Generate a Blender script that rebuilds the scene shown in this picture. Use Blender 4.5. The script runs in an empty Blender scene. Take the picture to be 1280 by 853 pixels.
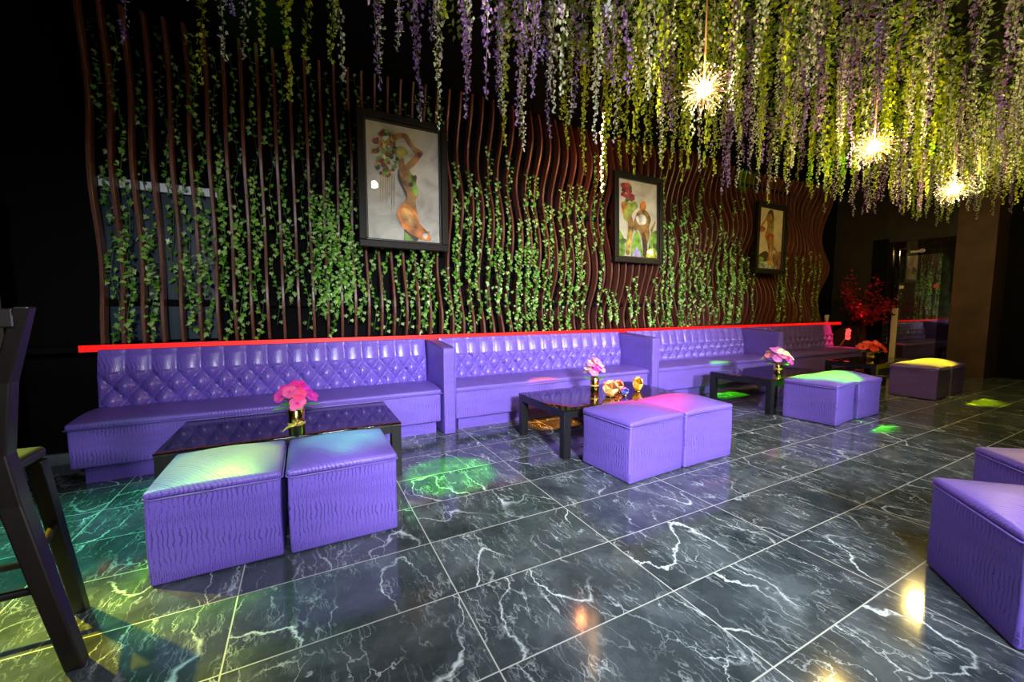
import bpy, math, random
from math import sin, cos, pi, radians, sqrt
from mathutils import Vector, Matrix, geometry
import numpy as np
R = random.Random(11)
C = bpy.context.scene.collection
EYE = 1.3                       # eye height above the floor
YAW, PITCH, FPX = radians(27.4), radians(4.7), 502.0

# ------------------------------------------------------------------ mesh helpers
class MB:
    def __init__(s): s.v = []; s.f = []; s.m = []; s.mi = 0
    def add(s, vs, fs):
        b = len(s.v); s.v.extend([tuple(p) for p in vs])
        for f in fs: s.f.append(tuple(b + i for i in f)); s.m.append(s.mi)
    def box(s, x0, x1, y0, y1, z0, z1):
        s.add([(x0,y0,z0),(x1,y0,z0),(x1,y1,z0),(x0,y1,z0),(x0,y0,z1),(x1,y0,z1),(x1,y1,z1),(x0,y1,z1)],
              [(3,2,1,0),(4,5,6,7),(0,1,5,4),(1,2,6,5),(2,3,7,6),(3,0,4,7)])
    def rbox(s, x0, x1, y0, y1, z0, z1, r, n=10, fn=None):
        lo = (x0,y0,z0); hi = (x1,y1,z1)
        ax = []
        for a in range(3):
            L = hi[a]-lo[a]; rr = min(r, L*.499)
            c = [lo[a]+rr*t for t in (0,.15,.4,.7,1)]
            k = max(1, min(n, int(L/.05)))
            c += [lo[a]+rr+(L-2*rr)*i/k for i in range(1, k)]
            c += [hi[a]-rr*t for t in (1,.7,.4,.15,0)]
            ax.append(c)
        def P(p):
            q = [min(max(p[a], lo[a]+min(r,(hi[a]-lo[a])*.499)), hi[a]-min(r,(hi[a]-lo[a])*.499)) for a in range(3)]
            d = Vector([p[a]-q[a] for a in range(3)])
            if d.length > 1e-9:
                m = max(abs(d.x), abs(d.y), abs(d.z)); d = d.normalized()*m
            o = Vector(q)+d
            return fn(o) if fn else o
        for a in range(3):
            b, c = (a+1)%3, (a+2)%3
            for side in (0, 1):
                U, V = ax[b], ax[c]; vs = []
                for u in U:
                    for w in V:
                        p = [0,0,0]; p[a] = (lo, hi)[side][a]; p[b] = u; p[c] = w
                        vs.append(P(p))
                fs = []
                nv = len(V)
                for i in range(len(U)-1):
                    for j in range(nv-1):
                        q = (i*nv+j, (i+1)*nv+j, (i+1)*nv+j+1, i*nv+j+1)
                        fs.append(q if side else q[::-1])
                s.add(vs, fs)
    def tube(s, pts, r, n=6, caps=True):
        pts = [Vector(p) for p in pts]
        rs = r if isinstance(r, (list, tuple)) else [r]*len(pts)
        b = len(s.v); up = None
        for i, p in enumerate(pts):
            t = (pts[min(i+1, len(pts)-1)]-pts[max(i-1, 0)]).normalized()
            if up is None: up = Vector((0,0,1)) if abs(t.z) < .9 else Vector((1,0,0))
            x = t.cross(up).normalized(); y = x.cross(t).normalized(); up = y
            for k in range(n):
                a = 2*pi*k/n; s.v.append(tuple(p+x*cos(a)*rs[i]+y*sin(a)*rs[i]))
        for i in range(len(pts)-1):
            for k in range(n):
                k2 = (k+1)%n
                s.f.append((b+i*n+k2, b+i*n+k, b+(i+1)*n+k, b+(i+1)*n+k2)); s.m.append(s.mi)
        if caps:
            s.f.append(tuple(b+k for k in range(n))); s.m.append(s.mi)
            s.f.append(tuple(b+(len(pts)-1)*n+k for k in reversed(range(n)))); s.m.append(s.mi)
    def lathe(s, prof, n=24, c=(0,0,0)):
        b = len(s.v)
        for r, z in prof:
            for k in range(n):
                a = 2*pi*k/n; s.v.append((c[0]+r*cos(a), c[1]+r*sin(a), c[2]+z))
        for i in range(len(prof)-1):
            for k in range(n):
                k2 = (k+1)%n
                s.f.append((b+i*n+k, b+i*n+k2, b+(i+1)*n+k2, b+(i+1)*n+k)); s.m.append(s.mi)
    def grid(s, fn, nu, nv):
        vs = [fn(i/nu, j/nv) for i in range(nu+1) for j in range(nv+1)]
        w = nv+1
        s.add(vs, [(i*w+j, (i+1)*w+j, (i+1)*w+j+1, i*w+j+1) for i in range(nu) for j in range(nv)])
    def mesh(s, name, mats, smooth=True):
        me = bpy.data.meshes.new(name); me.from_pydata(s.v, [], s.f)
        for m in (mats if isinstance(mats, (list, tuple)) else [mats]): me.materials.append(m)
        me.polygons.foreach_set('material_index', s.m)
        if smooth: me.polygons.foreach_set('use_smooth', [True]*len(s.f))
        me.update(); return me

def link(name, me, parent=None, loc=(0,0,0), rz=0):
    o = bpy.data.objects.new(name, me); C.objects.link(o)
    o.location = loc; o.rotation_euler = (0,0,rz)
    if parent: o.parent = parent
    return o
def obj(name, mb, mats, parent=None, smooth=False, bevel=0, loc=(0,0,0), rz=0, weld=0):
    o = link(name, mb.mesh(name, mats, smooth), parent, loc, rz)
    if weld:
        w = o.modifiers.new('w', 'WELD'); w.merge_threshold = weld
    if bevel:
        b = o.modifiers.new('b', 'BEVEL'); b.width = bevel; b.segments = 2; b.limit_method = 'ANGLE'
    return o
def tag(o, label, cat, group=None):
    o['label'] = label; o['category'] = cat
    if group: o['group'] = group
    return o
def thing(name, label, cat, loc=(0,0,0), rz=0, group=None):
    o = link(name, None, None, loc, rz); o.empty_display_size = .1
    return tag(o, label, cat, group)
def struct(name, mb, m, **k):
    o = obj(name, mb, m, **k); o['kind'] = 'structure'; return o

# ------------------------------------------------------------------ materials
def newmat(name):
    m = bpy.data.materials.new(name); m.use_nodes = True
    nt = m.node_tree; return m, nt, nt.nodes['Principled BSDF'], nt.nodes['Material Output']
def N(nt, t, **k):
    n = nt.nodes.new(t)
    for a, v in k.items():
        if a in n.inputs: n.inputs[a].default_value = v
        else: setattr(n, a, v)
    return n
def simple(name, col, rough=.5, metal=0, spec=.5, emit=None, es=0):
    m, nt, p, o = newmat(name)
    p.inputs['Base Color'].default_value = (*col, 1); p.inputs['Roughness'].default_value = rough
    p.inputs['Metallic'].default_value = metal; p.inputs['Specular IOR Level'].default_value = spec
    if emit:
        p.inputs['Emission Color'].default_value = (*emit, 1); p.inputs['Emission Strength'].default_value = es
    return m
def mathn(nt, op, a, b=None, c=None):
    n = nt.nodes.new('ShaderNodeMath'); n.operation = op
    for i, x in enumerate((a, b, c)):
        if x is None: continue
        if isinstance(x, (int, float)): n.inputs[i].default_value = x
        else: nt.links.new(x, n.inputs[i])
    return n.outputs[0]
def ramp(nt, fac, stops):
    r = nt.nodes.new('ShaderNodeValToRGB'); e = r.color_ramp.elements
    while len(e) < len(stops): e.new(.5)
    for k, (p, c) in zip(e, stops): k.position = p; k.color = (*c, 1)
    nt.links.new(fac, r.inputs[0]); return r.outputs[0]

def croc_leather(name, col, rough=.38, bump=.5):
    m, nt, p, o = newmat(name); L = nt.links.new
    tc = N(nt, 'ShaderNodeTexCoord'); sp = N(nt, 'ShaderNodeSeparateXYZ'); L(tc.outputs['Object'], sp.inputs[0])
    s = mathn(nt, 'ADD', sp.outputs[0], mathn(nt, 'MULTIPLY', sp.outputs[1], .97))
    cb = N(nt, 'ShaderNodeCombineXYZ'); L(s, cb.inputs[0]); L(sp.outputs[2], cb.inputs[1])
    w = N(nt, 'ShaderNodeTexWave', Scale=15, Distortion=5.5, Detail=2, **{'Detail Scale': 1.1}); w.bands_direction = 'X'; L(cb.outputs[0], w.inputs['Vector'])
    w2 = N(nt, 'ShaderNodeTexWave', Scale=34, Distortion=6, Detail=2, **{'Detail Scale': 1.6}); w2.bands_direction = 'X'; L(cb.outputs[0], w2.inputs['Vector'])
    mp = N(nt, 'ShaderNodeMapping'); mp.inputs['Scale'].default_value = (1.2, 7, 1); L(cb.outputs[0], mp.inputs[0])
    nz = N(nt, 'ShaderNodeTexNoise', Scale=1.0, Detail=1); L(mp.outputs[0], nz.inputs['Vector'])
    k = ramp(nt, nz.outputs[0], [(.42, (0,0,0)), (.56, (1,1,1))])
    mx = N(nt, 'ShaderNodeMix'); L(k, mx.inputs[0]); L(w2.outputs['Fac'], mx.inputs[2]); L(w.outputs['Fac'], mx.inputs[3])
    g = ramp(nt, mx.outputs[0], [(0, (0,0,0)), (.22, (.85,)*3), (1, (1,1,1))])
    b = N(nt, 'ShaderNodeBump', Strength=bump, Distance=.004); L(g, b.inputs['Height']); L(b.outputs[0], p.inputs['Normal'])
    mc = N(nt, 'ShaderNodeMix', data_type='RGBA'); L(g, mc.inputs[0])
    mc.inputs[6].default_value = (*[c*.45 for c in col], 1); mc.inputs[7].default_value = (*col, 1)
    L(mc.outputs[2], p.inputs['Base Color']); p.inputs['Roughness'].default_value = rough
    p.inputs['Specular IOR Level'].default_value = .45
    return m
PURPLE = (.185, .112, .60)
M_leather = croc_leather('purple_croc', PURPLE)
M_leather_soft = croc_leather('purple_tufted', PURPLE, .25, .15)
M_piping = simple('purple_piping', (.16,.10,.46), .4)
M_button = simple('purple_button', (.17,.105,.5), .35)

def floor_mat():
    m, nt, p, o = newmat('black_marble_tiles'); L = nt.links.new
    g = N(nt, 'ShaderNodeNewGeometry'); sp = N(nt, 'ShaderNodeSeparateXYZ'); L(g.outputs['Position'], sp.inputs[0])
    tx = mathn(nt, 'DIVIDE', mathn(nt, 'SUBTRACT', sp.outputs[0], 1.467), .889)
    ty = mathn(nt, 'DIVIDE', mathn(nt, 'SUBTRACT', sp.outputs[1], 1.210), .4435)
    def edge(t, size):
        f = mathn(nt, 'FRACT', t); d = mathn(nt, 'MINIMUM', f, mathn(nt, 'SUBTRACT', 1.0, f))
        return mathn(nt, 'MULTIPLY', d, size)
    ge = mathn(nt, 'MINIMUM', edge(tx, .889), edge(ty, .4435))
    grout = mathn(nt, 'LESS_THAN', ge, .0028)
    cid = N(nt, 'ShaderNodeCombineXYZ'); L(mathn(nt, 'FLOOR', tx), cid.inputs[0]); L(mathn(nt, 'FLOOR', ty), cid.inputs[1])
    wn = N(nt, 'ShaderNodeTexWhiteNoise', noise_dimensions='3D'); L(cid.outputs[0], wn.inputs['Vector'])
    off = N(nt, 'ShaderNodeVectorMath', operation='SCALE'); off.inputs['Scale'].default_value = 9; L(wn.outputs['Color'], off.inputs[0])
    pos = N(nt, 'ShaderNodeVectorMath', operation='ADD'); L(g.outputs['Position'], pos.inputs[0]); L(off.outputs[0], pos.inputs[1])
    def warp(scale, amt):
        n = N(nt, 'ShaderNodeTexNoise', Scale=scale, Detail=5, Roughness=.6); L(pos.outputs[0], n.inputs['Vector'])
        c = N(nt, 'ShaderNodeVectorMath', operation='SUBTRACT'); c.inputs[1].default_value = (.5,.5,.5); L(n.outputs['Color'], c.inputs[0])
        k = N(nt, 'ShaderNodeVectorMath', operation='SCALE'); k.inputs['Scale'].default_value = amt; L(c.outputs[0], k.inputs[0])
        a = N(nt, 'ShaderNodeVectorMath', operation='ADD'); L(pos.outputs[0], a.inputs[0]); L(k.outputs[0], a.inputs[1]); return a.outputs[0]
    def veins(scale, wscale, amt, width, mscale, mlo, mhi, stretch=(1,1,1), rot=.5):
        mp = N(nt, 'ShaderNodeMapping'); mp.inputs['Scale'].default_value = stretch; mp.inputs['Rotation'].default_value = (0,0,rot); L(warp(wscale, amt), mp.inputs[0])
        v = N(nt, 'ShaderNodeTexVoronoi', Scale=scale, feature='DISTANCE_TO_EDGE'); L(mp.outputs[0], v.inputs['Vector'])
        line = ramp(nt, v.outputs['Distance'], [(0, (1,1,1)), (width*.45, (.5,)*3), (width, (0,0,0))])
        n = N(nt, 'ShaderNodeTexNoise', Scale=mscale, Detail=2); L(pos.outputs[0], n.inputs['Vector'])
        msk = ramp(nt, n.outputs[0], [(mlo, (0,0,0)), (mhi, (1,1,1))])
        return mathn(nt, 'MULTIPLY', line, msk)
    def ridge(scale, wscale, amt, width, mscale, mlo, mhi, stretch, rot, det=2):
        mp = N(nt, 'ShaderNodeMapping'); mp.inputs['Scale'].default_value = stretch; mp.inputs['Rotation'].default_value = (0,0,rot); L(warp(wscale, amt), mp.inputs[0])
        v = N(nt, 'ShaderNodeTexNoise', Scale=scale, Detail=det, Roughness=.5); L(mp.outputs[0], v.inputs['Vector'])
        d = mathn(nt, 'ABSOLUTE', mathn(nt, 'SUBTRACT', v.outputs[0], .5))
        line = ramp(nt, d, [(0, (1,1,1)), (width*.4, (.45,)*3), (width, (0,0,0))])
        n = N(nt, 'ShaderNodeTexNoise', Scale=mscale, Detail=3); L(pos.outputs[0], n.inputs['Vector'])
        return mathn(nt, 'MULTIPLY', line, ramp(nt, n.outputs[0], [(mlo, (0,0,0)), (mhi, (1,1,1))]))
    v1 = ridge(1.7, 7.0, .12, .0075, 1.8, .42, .60, (1.5,.8,1), .6, 1)
    v2 = veins(4.2, 5.0, .26, .016, 3.0, .50, .66, (1.7,.65,1), .9)
    v3 = ridge(4.8, 12.0, .08, .014, 4.0, .44, .66, (2.3,.55,1), .75, 2)
    v4 = ridge(11.0, 18.0, .05, .030, 6.0, .48, .70, (2.6,.45,1), 1.0, 2)
    cl = N(nt, 'ShaderNodeTexNoise', Scale=3.2, Detail=6, Roughness=.62); L(warp(2, .6), cl.inputs['Vector'])
    base = ramp(nt, cl.outputs[0], [(.3, (.024,.034,.040)), (.5, (.050,.064,.077)), (.66, (.092,.114,.132)), (.82, (.20,.245,.265))])
    vs = mathn(nt, 'MINIMUM', mathn(nt, 'ADD', mathn(nt, 'ADD', v1, mathn(nt, 'MULTIPLY', v2, .6)), mathn(nt, 'ADD', mathn(nt, 'MULTIPLY', v3, .55), mathn(nt, 'MULTIPLY', v4, .4))), 1.0)
    c1 = N(nt, 'ShaderNodeMix', data_type='RGBA'); L(vs, c1.inputs[0]); L(base, c1.inputs[6]); c1.inputs[7].default_value = (.72,.84,.90,1)
    c2 = N(nt, 'ShaderNodeMix', data_type='RGBA'); L(grout, c2.inputs[0]); L(c1.outputs[2], c2.inputs[6]); c2.inputs[7].default_value = (.42,.45,.44,1)
    L(c2.outputs[2], p.inputs['Base Color'])
    L(mathn(nt, 'ADD', .10, mathn(nt, 'MULTIPLY', grout, .45)), p.inputs['Roughness'])
    p.inputs['Specular IOR Level'].default_value = .5
    return m
M_floor = floor_mat()

def wood(name, c0, c1, rough=.4, scale=1.0):
    m, nt, p, o = newmat(name); L = nt.links.new
    tc = N(nt, 'ShaderNodeTexCoord'); mp = N(nt, 'ShaderNodeMapping'); mp.inputs['Scale'].default_value = (40*scale, 40*scale, 2*scale); L(tc.outputs['Object'], mp.inputs[0])
    n = N(nt, 'ShaderNodeTexNoise', Scale=1, Detail=3); L(mp.outputs[0], n.inputs['Vector'])
    L(ramp(nt, n.outputs[0], [(.3, c0), (.7, c1)]), p.inputs['Base Color']); p.inputs['Roughness'].default_value = rough
    return m
M_slat = wood('mahogany_slat', (.075,.022,.016), (.16,.052,.036), .38)
M_black = simple('black_paint', (.002,.002,.0025), .8, spec=.1)
M_backwall = simple('wall_black', (.003,.003,.0035), .85, spec=.1)
def plaster(name, c, var=.35):
    m, nt, p, o = newmat(name); L = nt.links.new
    g = N(nt, 'ShaderNodeNewGeometry'); n = N(nt, 'ShaderNodeTexNoise', Scale=3, Detail=5); L(g.outputs['Position'], n.inputs['Vector'])
    L(ramp(nt, n.outputs[0], [(.3, tuple(x*(1-var) for x in c)), (.7, tuple(x*(1+var) for x in c))]), p.inputs['Base Color'])
    p.inputs['Roughness'].default_value = .7; return m
M_brown = plaster('brown_plaster', (.055,.028,.019))
M_darkbrown = plaster('dark_brown_plaster', (.012,.009,.008))
M_grey = plaster('grey_plaster', (.10,.125,.13))
M_gloss = simple('gloss_black_lacquer', (.006,.005,.006), .05, spec=.9)
M_tableside = wood('black_stained_wood', (.004,.004,.005), (.010,.010,.012), .4)
M_led = simple('red_led', (.2,.003,.003), .4, emit=(1,.005,.003), es=.85)
M_gold = simple('polished_gold', (.85,.58,.17), .16, metal=1)
M_ribbon = simple('gold_ribbon', (.75,.6,.12), .35, metal=.4)
M_brass = simple('brass', (.8,.5,.2), .25, metal=1)
M_frame = wood('black_frame', (.005,.0045,.0045), (.012,.010,.009), .5); M_frame.node_tree.nodes['Principled BSDF'].inputs['Specular IOR Level'].default_value = .2
M_stool = wood('dark_stool_wood', (.004,.002,.002), (.009,.004,.0035), .4)
M_white = simple('white_paint', (.85,.88,.92), .5)
M_chrome = simple('chrome', (.8,.8,.82), .12, metal=1)

def glass_pane(name, refl_rough=.02, tint=(.02,.02,.025), clear=.0):
    m, nt, p, o = newmat(name); L = nt.links.new
    p.inputs['Base Color'].default_value = (*tint, 1); p.inputs['Roughness'].default_value = refl_rough; p.inputs['Specular IOR Level'].default_value = 1.0
    return m
M_darkglass = glass_pane('dark_mirror_glass'); M_darkglass.node_tree.nodes['Principled BSDF'].inputs['IOR'].default_value = 2.2
M_winglass = glass_pane('window_glass_night', .35, (.015,.035,.055)); M_winglass.node_tree.nodes['Principled BSDF'].inputs['Specular IOR Level'].default_value = .3
def clear_glass(name, k=.1):
    m, nt, p, o = newmat(name); L = nt.links.new
    t = N(nt, 'ShaderNodeBsdfTransparent'); g = N(nt, 'ShaderNodeBsdfGlossy', Roughness=.02); f = N(nt, 'ShaderNodeLayerWeight', Blend=.5)
    mx = N(nt, 'ShaderNodeMixShader'); L(mathn(nt, 'ADD', .022, mathn(nt, 'MULTIPLY', mathn(nt, 'POWER', f.outputs['Facing'], 5.0), .6)), mx.inputs[0]); L(t.outputs[0], mx.inputs[1]); L(g.outputs[0], mx.inputs[2]); L(mx.outputs[0], o.inputs[0])
    return m
M_glaze = clear_glass('picture_glass')

def foliage(name, cols, rough=.45, transl=.3, spec=.4):
    """leaf or petal colours that vary from leaf to leaf"""
    m, nt, p, o = newmat(name); L = nt.links.new
    g = N(nt, 'ShaderNodeNewGeometry'); oi = N(nt, 'ShaderNodeObjectInfo')
    f = mathn(nt, 'FRACT', mathn(nt, 'ADD', g.outputs['Random Per Island'], mathn(nt, 'MULTIPLY', oi.outputs['Random'], .35)))
    n = len(cols); c = ramp(nt, f, [(i/(n-1) if n > 1 else 0, c) for i, c in enumerate(cols)])
    L(c, p.inputs['Base Color']); p.inputs['Roughness'].default_value = rough; p.inputs['Specular IOR Level'].default_value = spec
    tr = N(nt, 'ShaderNodeBsdfTranslucent'); L(c, tr.inputs[0])
    mx = N(nt, 'ShaderNodeMixShader'); mx.inputs[0].default_value = transl; L(p.outputs[0], mx.inputs[1]); L(tr.outputs[0], mx.inputs[2]); L(mx.outputs[0], o.inputs[0])
    return m
M_ivy = foliage('ivy_leaf', [(.05,.17,.015), (.14,.42,.04), (.24,.56,.07), (.50,.74,.28), (.05,.18,.015)], .33, .3, .6)
M_stem = simple('green_stem', (.06,.12,.03), .6)
M_wwhite = foliage('white_blossom', [(.58,.66,.50), (.72,.78,.72), (.46,.60,.34), (.70,.70,.78), (.46,.36,.68)], .55, .35, .2)
M_wpurple = foliage('purple_blossom', [(.16,.06,.38), (.28,.14,.58), (.44,.30,.72), (.22,.09,.46), (.62,.55,.78)], .55, .35, .2)
M_wgreen = foliage('lime_leaf', [(.30,.46,.02), (.52,.60,.03), (.16,.34,.02), (.62,.62,.06), (.38,.54,.04)], .5, .35, .3)
M_canopy = foliage('canopy_leaf', [(.06,.14,.02), (.16,.28,.03), (.26,.36,.05), (.05,.10,.02)], .5, .3, .3)
M_redleaf = foliage('red_leaf', [(.35,.008,.03), (.55,.015,.06), (.22,.005,.02), (.62,.05,.10)], .5, .3, .3)

# ------------------------------------------------------------------ camera
cam = bpy.data.cameras.new('camera'); cam.sensor_width = 36; cam.sensor_fit = 'HORIZONTAL'; cam.lens = 36*FPX/1280
cam.clip_start = .05; cam.clip_end = 60
co = bpy.data.objects.new('camera', cam); C.objects.link(co)
co.location = (0,0,EYE); co.rotation_euler = (pi/2-PITCH, 0, -YAW)
bpy.context.scene.camera = co
FW = Vector((sin(YAW)*cos(PITCH), cos(YAW)*cos(PITCH), -sin(PITCH))); RT = Vector((cos(YAW), -sin(YAW), 0)); UP = RT.cross(FW)
def seen(p, mx=120, my=70):
    d = Vector(p)-Vector((0,0,EYE)); c = d.dot(FW)
    if c < .35: return False
    x = 640+FPX*d.dot(RT)/c; y = 426.5-FPX*d.dot(UP)/c
    return -mx < x < 1280+mx and -my < y < 853+my

# ------------------------------------------------------------------ the room
CEIL = 3.95
mb = MB(); mb.box(-2.7, 13, -4, 5.1, -.06, 0); struct('floor', mb, M_floor)
mb = MB(); mb.box(-2.7, 13, -4, 5.1, CEIL, CEIL+.08); struct('ceiling', mb, M_backwall)
mb = MB(); mb.box(-2.7, 13, 4.95, 5.1, 0, CEIL); struct('wall_back', mb, M_backwall)
mb = MB(); mb.box(-2.78, -2.7, -4, 5.1, 0, CEIL); struct('wall_left', mb, M_black)
mb = MB(); mb.box(-2.7, 13, -4.1, -4, 0, CEIL); struct('wall_front', mb, M_backwall)
# the end wall with the door
mb = MB(); mb.box(11.0, 11.12, 3.97, 4.95, 0, CEIL); mb.box(11.0, 11.12, 2.97, 3.97, 2.66, CEIL); struct('wall_right', mb, M_darkbrown)
mb = MB(); mb.box(10.94, 11.62, 2.47, 2.97, 0, CEIL); struct('trim_1', mb, M_brown)             # brown pier right of the door
mb = MB(); mb.box(11.6, 11.7, -4, 2.47, 0, CEIL); struct('wall_recess', mb, M_black)
mb = MB()
for a, b in ((3.97,4.02), (4.04,4.09), (4.11,4.16), (4.18,4.22)): mb.box(10.95, 11.0, a, b, 0, 2.75)
struct('trim_2', mb, M_black, bevel=.008)                                                       # fluted black jamb left of the door
# door
mb = MB(); mb.box(10.95, 11.06, 3.87, 3.97, 0, 2.66); mb.box(10.95, 11.06, 2.97, 3.05, 0, 2.66); mb.box(10.95, 11.06, 3.05, 3.87, 2.50, 2.66)
door = struct('door_1', mb, M_gloss, bevel=.006)
mb = MB(); mb.box(10.99, 11.04, 3.05, 3.15, .02, 2.5); mb.box(10.99, 11.04, 3.78, 3.87, .02, 2.5); mb.box(10.99, 11.04, 3.15, 3.78, 2.36, 2.5); mb.box(10.99, 11.04, 3.15, 3.78, .02, .16)
obj('door_leaf', mb, M_gloss, door, bevel=.004)
mb = MB(); mb.box(11.01, 11.02, 3.15, 3.78, .16, 2.36); obj('glass_pane', mb, M_darkglass, door)
mb = MB(); mb.rbox(10.975, 10.995, 3.74, 3.84, .2, 1.30, .008); o = obj('pale_plate', mb, simple('pale_tan', (.62,.56,.44), .45), door, True)  # pale upright of unclear kind, built as a plain plate
mb = MB(); mb.tube([(10.99,3.9,1.17),(10.93,3.9,1.17),(10.92,3.86,1.165),(10.92,3.76,1.16)], .014, 8); obj('handle', mb, M_frame, door, True)
mb = MB(); mb.lathe([(0,0),(.03,0),(.036,.012),(.03,.03),(0,.036)], 16); o = obj('knob', mb, M_brass, door, True, loc=(10.94,3.94,1.16)); o.rotation_euler = (0,-pi/2,0)
M_stickw = simple('white_sticker', (.75,.72,.7), .5); M_stickr = simple('red_sticker', (.6,.06,.04), .5)
mb = MB(); mb.box(11.006, 11.0095, 3.69, 3.76, 1.70, 1.76); obj('sticker', mb, M_stickw, door)
mb = MB(); mb.box(11.006, 11.0095, 3.17, 3.25, 1.70, 1.76); o = obj('sticker', mb, M_stickr, door); o['label'] = 'small red sticker'
# the small lettering strip and oval mark over the door glass
mb = MB(); y = 3.62
for wd, hh in ((.014,.04),(.012,.03),(.016,.04),(.010,.03),(.014,.03),(.012,.04),(.012,.028),(.014,.028)):
    mb.box(10.984, 10.9895, y-wd, y, 2.415, 2.415+hh); y -= wd+.006
ring = []
for k in range(28):
    a = 2*pi*k/28; ring.append((cos(a), sin(a)))
for k in range(28):
    (c0,s0),(c1,s1) = ring[k], ring[(k+1)%28]
    mb.add([(10.984,3.45+.05*c0,2.44+.034*s0),(10.984,3.45+.05*c1,2.44+.034*s1),(10.984,3.45+.036*c1,2.44+.022*s1),(10.984,3.45+.036*c0,2.44+.022*s0)], [(0,1,2,3)])
mb.box(10.984, 10.9895, 3.43, 3.47, 2.434, 2.447)
o = obj('lettering', mb, M_stickw, door); o['label'] = 'small pale lettering and an oval mark'
mb = MB(); mb.box(10.96, 11.0, 4.25, 4.95, 0, .92); struct('trim_3', mb, plaster('maroon_dado', (.05,.012,.012)), bevel=.006)
# black pillar at the left edge and what stands behind the slats there
mb = MB(); mb.box(-2.40, -2.03, 4.2, 4.5, 0, 2.18); struct('trim_5', mb, M_grey, bevel=.01)
mb = MB(); mb.box(-1.56, -.72, 4.90, 4.95, 1.0, 2.36); w = struct('window_1', mb, M_winglass)
mb = MB(); mb.box(-1.58, -.70, 4.875, 4.94, 2.37, 2.45); obj('window_frame', mb, M_white, w, bevel=.006)
mb = MB(); mb.box(-2.7, -1.72, 4.6, 4.64, 0, .09); struct('baseboard_back', mb, M_grey)
mb = MB(); mb.box(-1.9, 11.0, 4.6, 4.95, 3.84, CEIL); struct('trim_4', mb, M_black)

# ------------------------------------------------------------------ slat screen
def front(x, z):
    amp = .045+.045*min(1, max(0, (x+.6)/1.8))
    zc = 2.37+.5*cos(2*pi*(x-7.7)/7.5)
    return 4.74-amp*cos(2*pi*(z-zc)/1.45)+.010*sin(2*pi*z/.8+1.3*x)*min(1, max(0, x))
SX0, DX, NS = -1.55, .1375, 86
scr = thing('slat_screen', 'wall screen of wavy vertical mahogany brown wooden slats behind the purple benches', 'slat screen', (SX0,4.9,.99))
for i in range(NS):
    x = SX0+i*DX; mb = MB(); nz = 44; h = .0135; vs = []
    for j in range(nz+1):
        z = .99+2.85*j/nz; y = front(x, z)
        vs += [(x-h-SX0, y+.004-4.9, z-.99), (x-h+.004-SX0, y-4.9, z-.99), (x+h-.004-SX0, y-4.9, z-.99), (x+h-SX0, y+.004-4.9, z-.99), (x+h-SX0, y+.105-4.9, z-.99), (x-h-SX0, y+.105-4.9, z-.99)]
    fs = []
    for j in range(nz):
        for k in range(6):
            k2 = (k+1)%6; fs.append((j*6+k, j*6+k2, (j+1)*6+k2, (j+1)*6+k))
    fs += [(5,4,3,2,1,0), tuple(nz*6+k for k in range(6))]
    mb.add(vs, fs); obj('slat', mb, M_slat, scr)
for z in (1.35, 2.62, 3.6):
    mb = MB(); mb.box(-.05, (NS-1)*DX+.05, -.055, -.02, z-.99-.03, z-.99+.03); obj('rail', mb, M_black, scr)

# ------------------------------------------------------------------ ivy
def leaf_poly(mb, o, n, up, s):
    """five lobed ivy leaf at o, facing n, tip along -up"""
    n = n.normalized(); x = up.cross(n).normalized(); y = n.cross(x)
    prof = [(0,.12),(.32,.42),(.30,.12),(.62,-.05),(.30,-.32),(0,-.85),(-.30,-.32),(-.62,-.05),(-.30,.12),(-.32,.42)]
    b = [o]; 
    for px, py in prof: b.append(o+x*px*s+y*py*s-n*abs(px)*s*.28)
    mb.add([tuple(v) for v in b], [(0,k,k%10+1) for k in range(1,11)])
def ivy_variant(L, seed, dens):
    r = random.Random(seed); leaf = MB(); st = MB()
    k = int(L/.1); path = []
    for i in range(k+1):
        path.append(Vector((.02*sin(i*.9+seed)+r.uniform(-.008,.008), .012*cos(i*.7), -L*i/k)))
    st.tube(path, .0028, 4)
    z = .02
    while z < L:
        i = min(k-1, int(z/L*k)); p = path[i].lerp(path[i+1], z/L*k-i)
        a = r.uniform(-1.2, 1.2); off = Vector((sin(a), -cos(a)*.5, 0))*r.uniform(.02,.05)
        nrm = Vector((r.gauss(-.1,.75), -1, r.gauss(.35,.6)))
        up = Vector((r.gauss(0,.35), 0, 1))
        leaf_poly(leaf, p+off, nrm, up, r.uniform(.030,.050))
        z += r.uniform(.018,.05)/dens
    return leaf.mesh('ivy_leaves', M_ivy, False), st.mesh('ivy_stem', M_stem)
IV = [(L, *ivy_variant(L, 30+i, d)) for i, (L, d) in enumerate(((2.75,1.15),(2.4,1.0),(2.0,1.15),(1.6,1.2),(1.2,1.35),(.8,1.5),(.5,1.6),(2.6,.75)))]
def ivy(x, ztop, y, vi, sc=1.0):
    L, me, st = IV[vi]
    L *= sc
    if ztop-L < 1.0: ztop = 1.0+L
    if ztop > 3.83: sc *= (3.83-1.0)/(L) if L > 2.8 else 1; ztop = min(ztop, 3.83)
    o = link('ivy_vine', me, None, (x, y, ztop)); o.scale = (1, 1, sc)
    tag(o, 'green ivy vine trailing down between the wavy brown wall slats', 'ivy', 'ivy vines on the slat screen')
    link('stem', st, o)
rv = random.Random(5)
PICS = ((.50,1.60), (3.97,5.08), (7.34,8.45))
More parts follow.
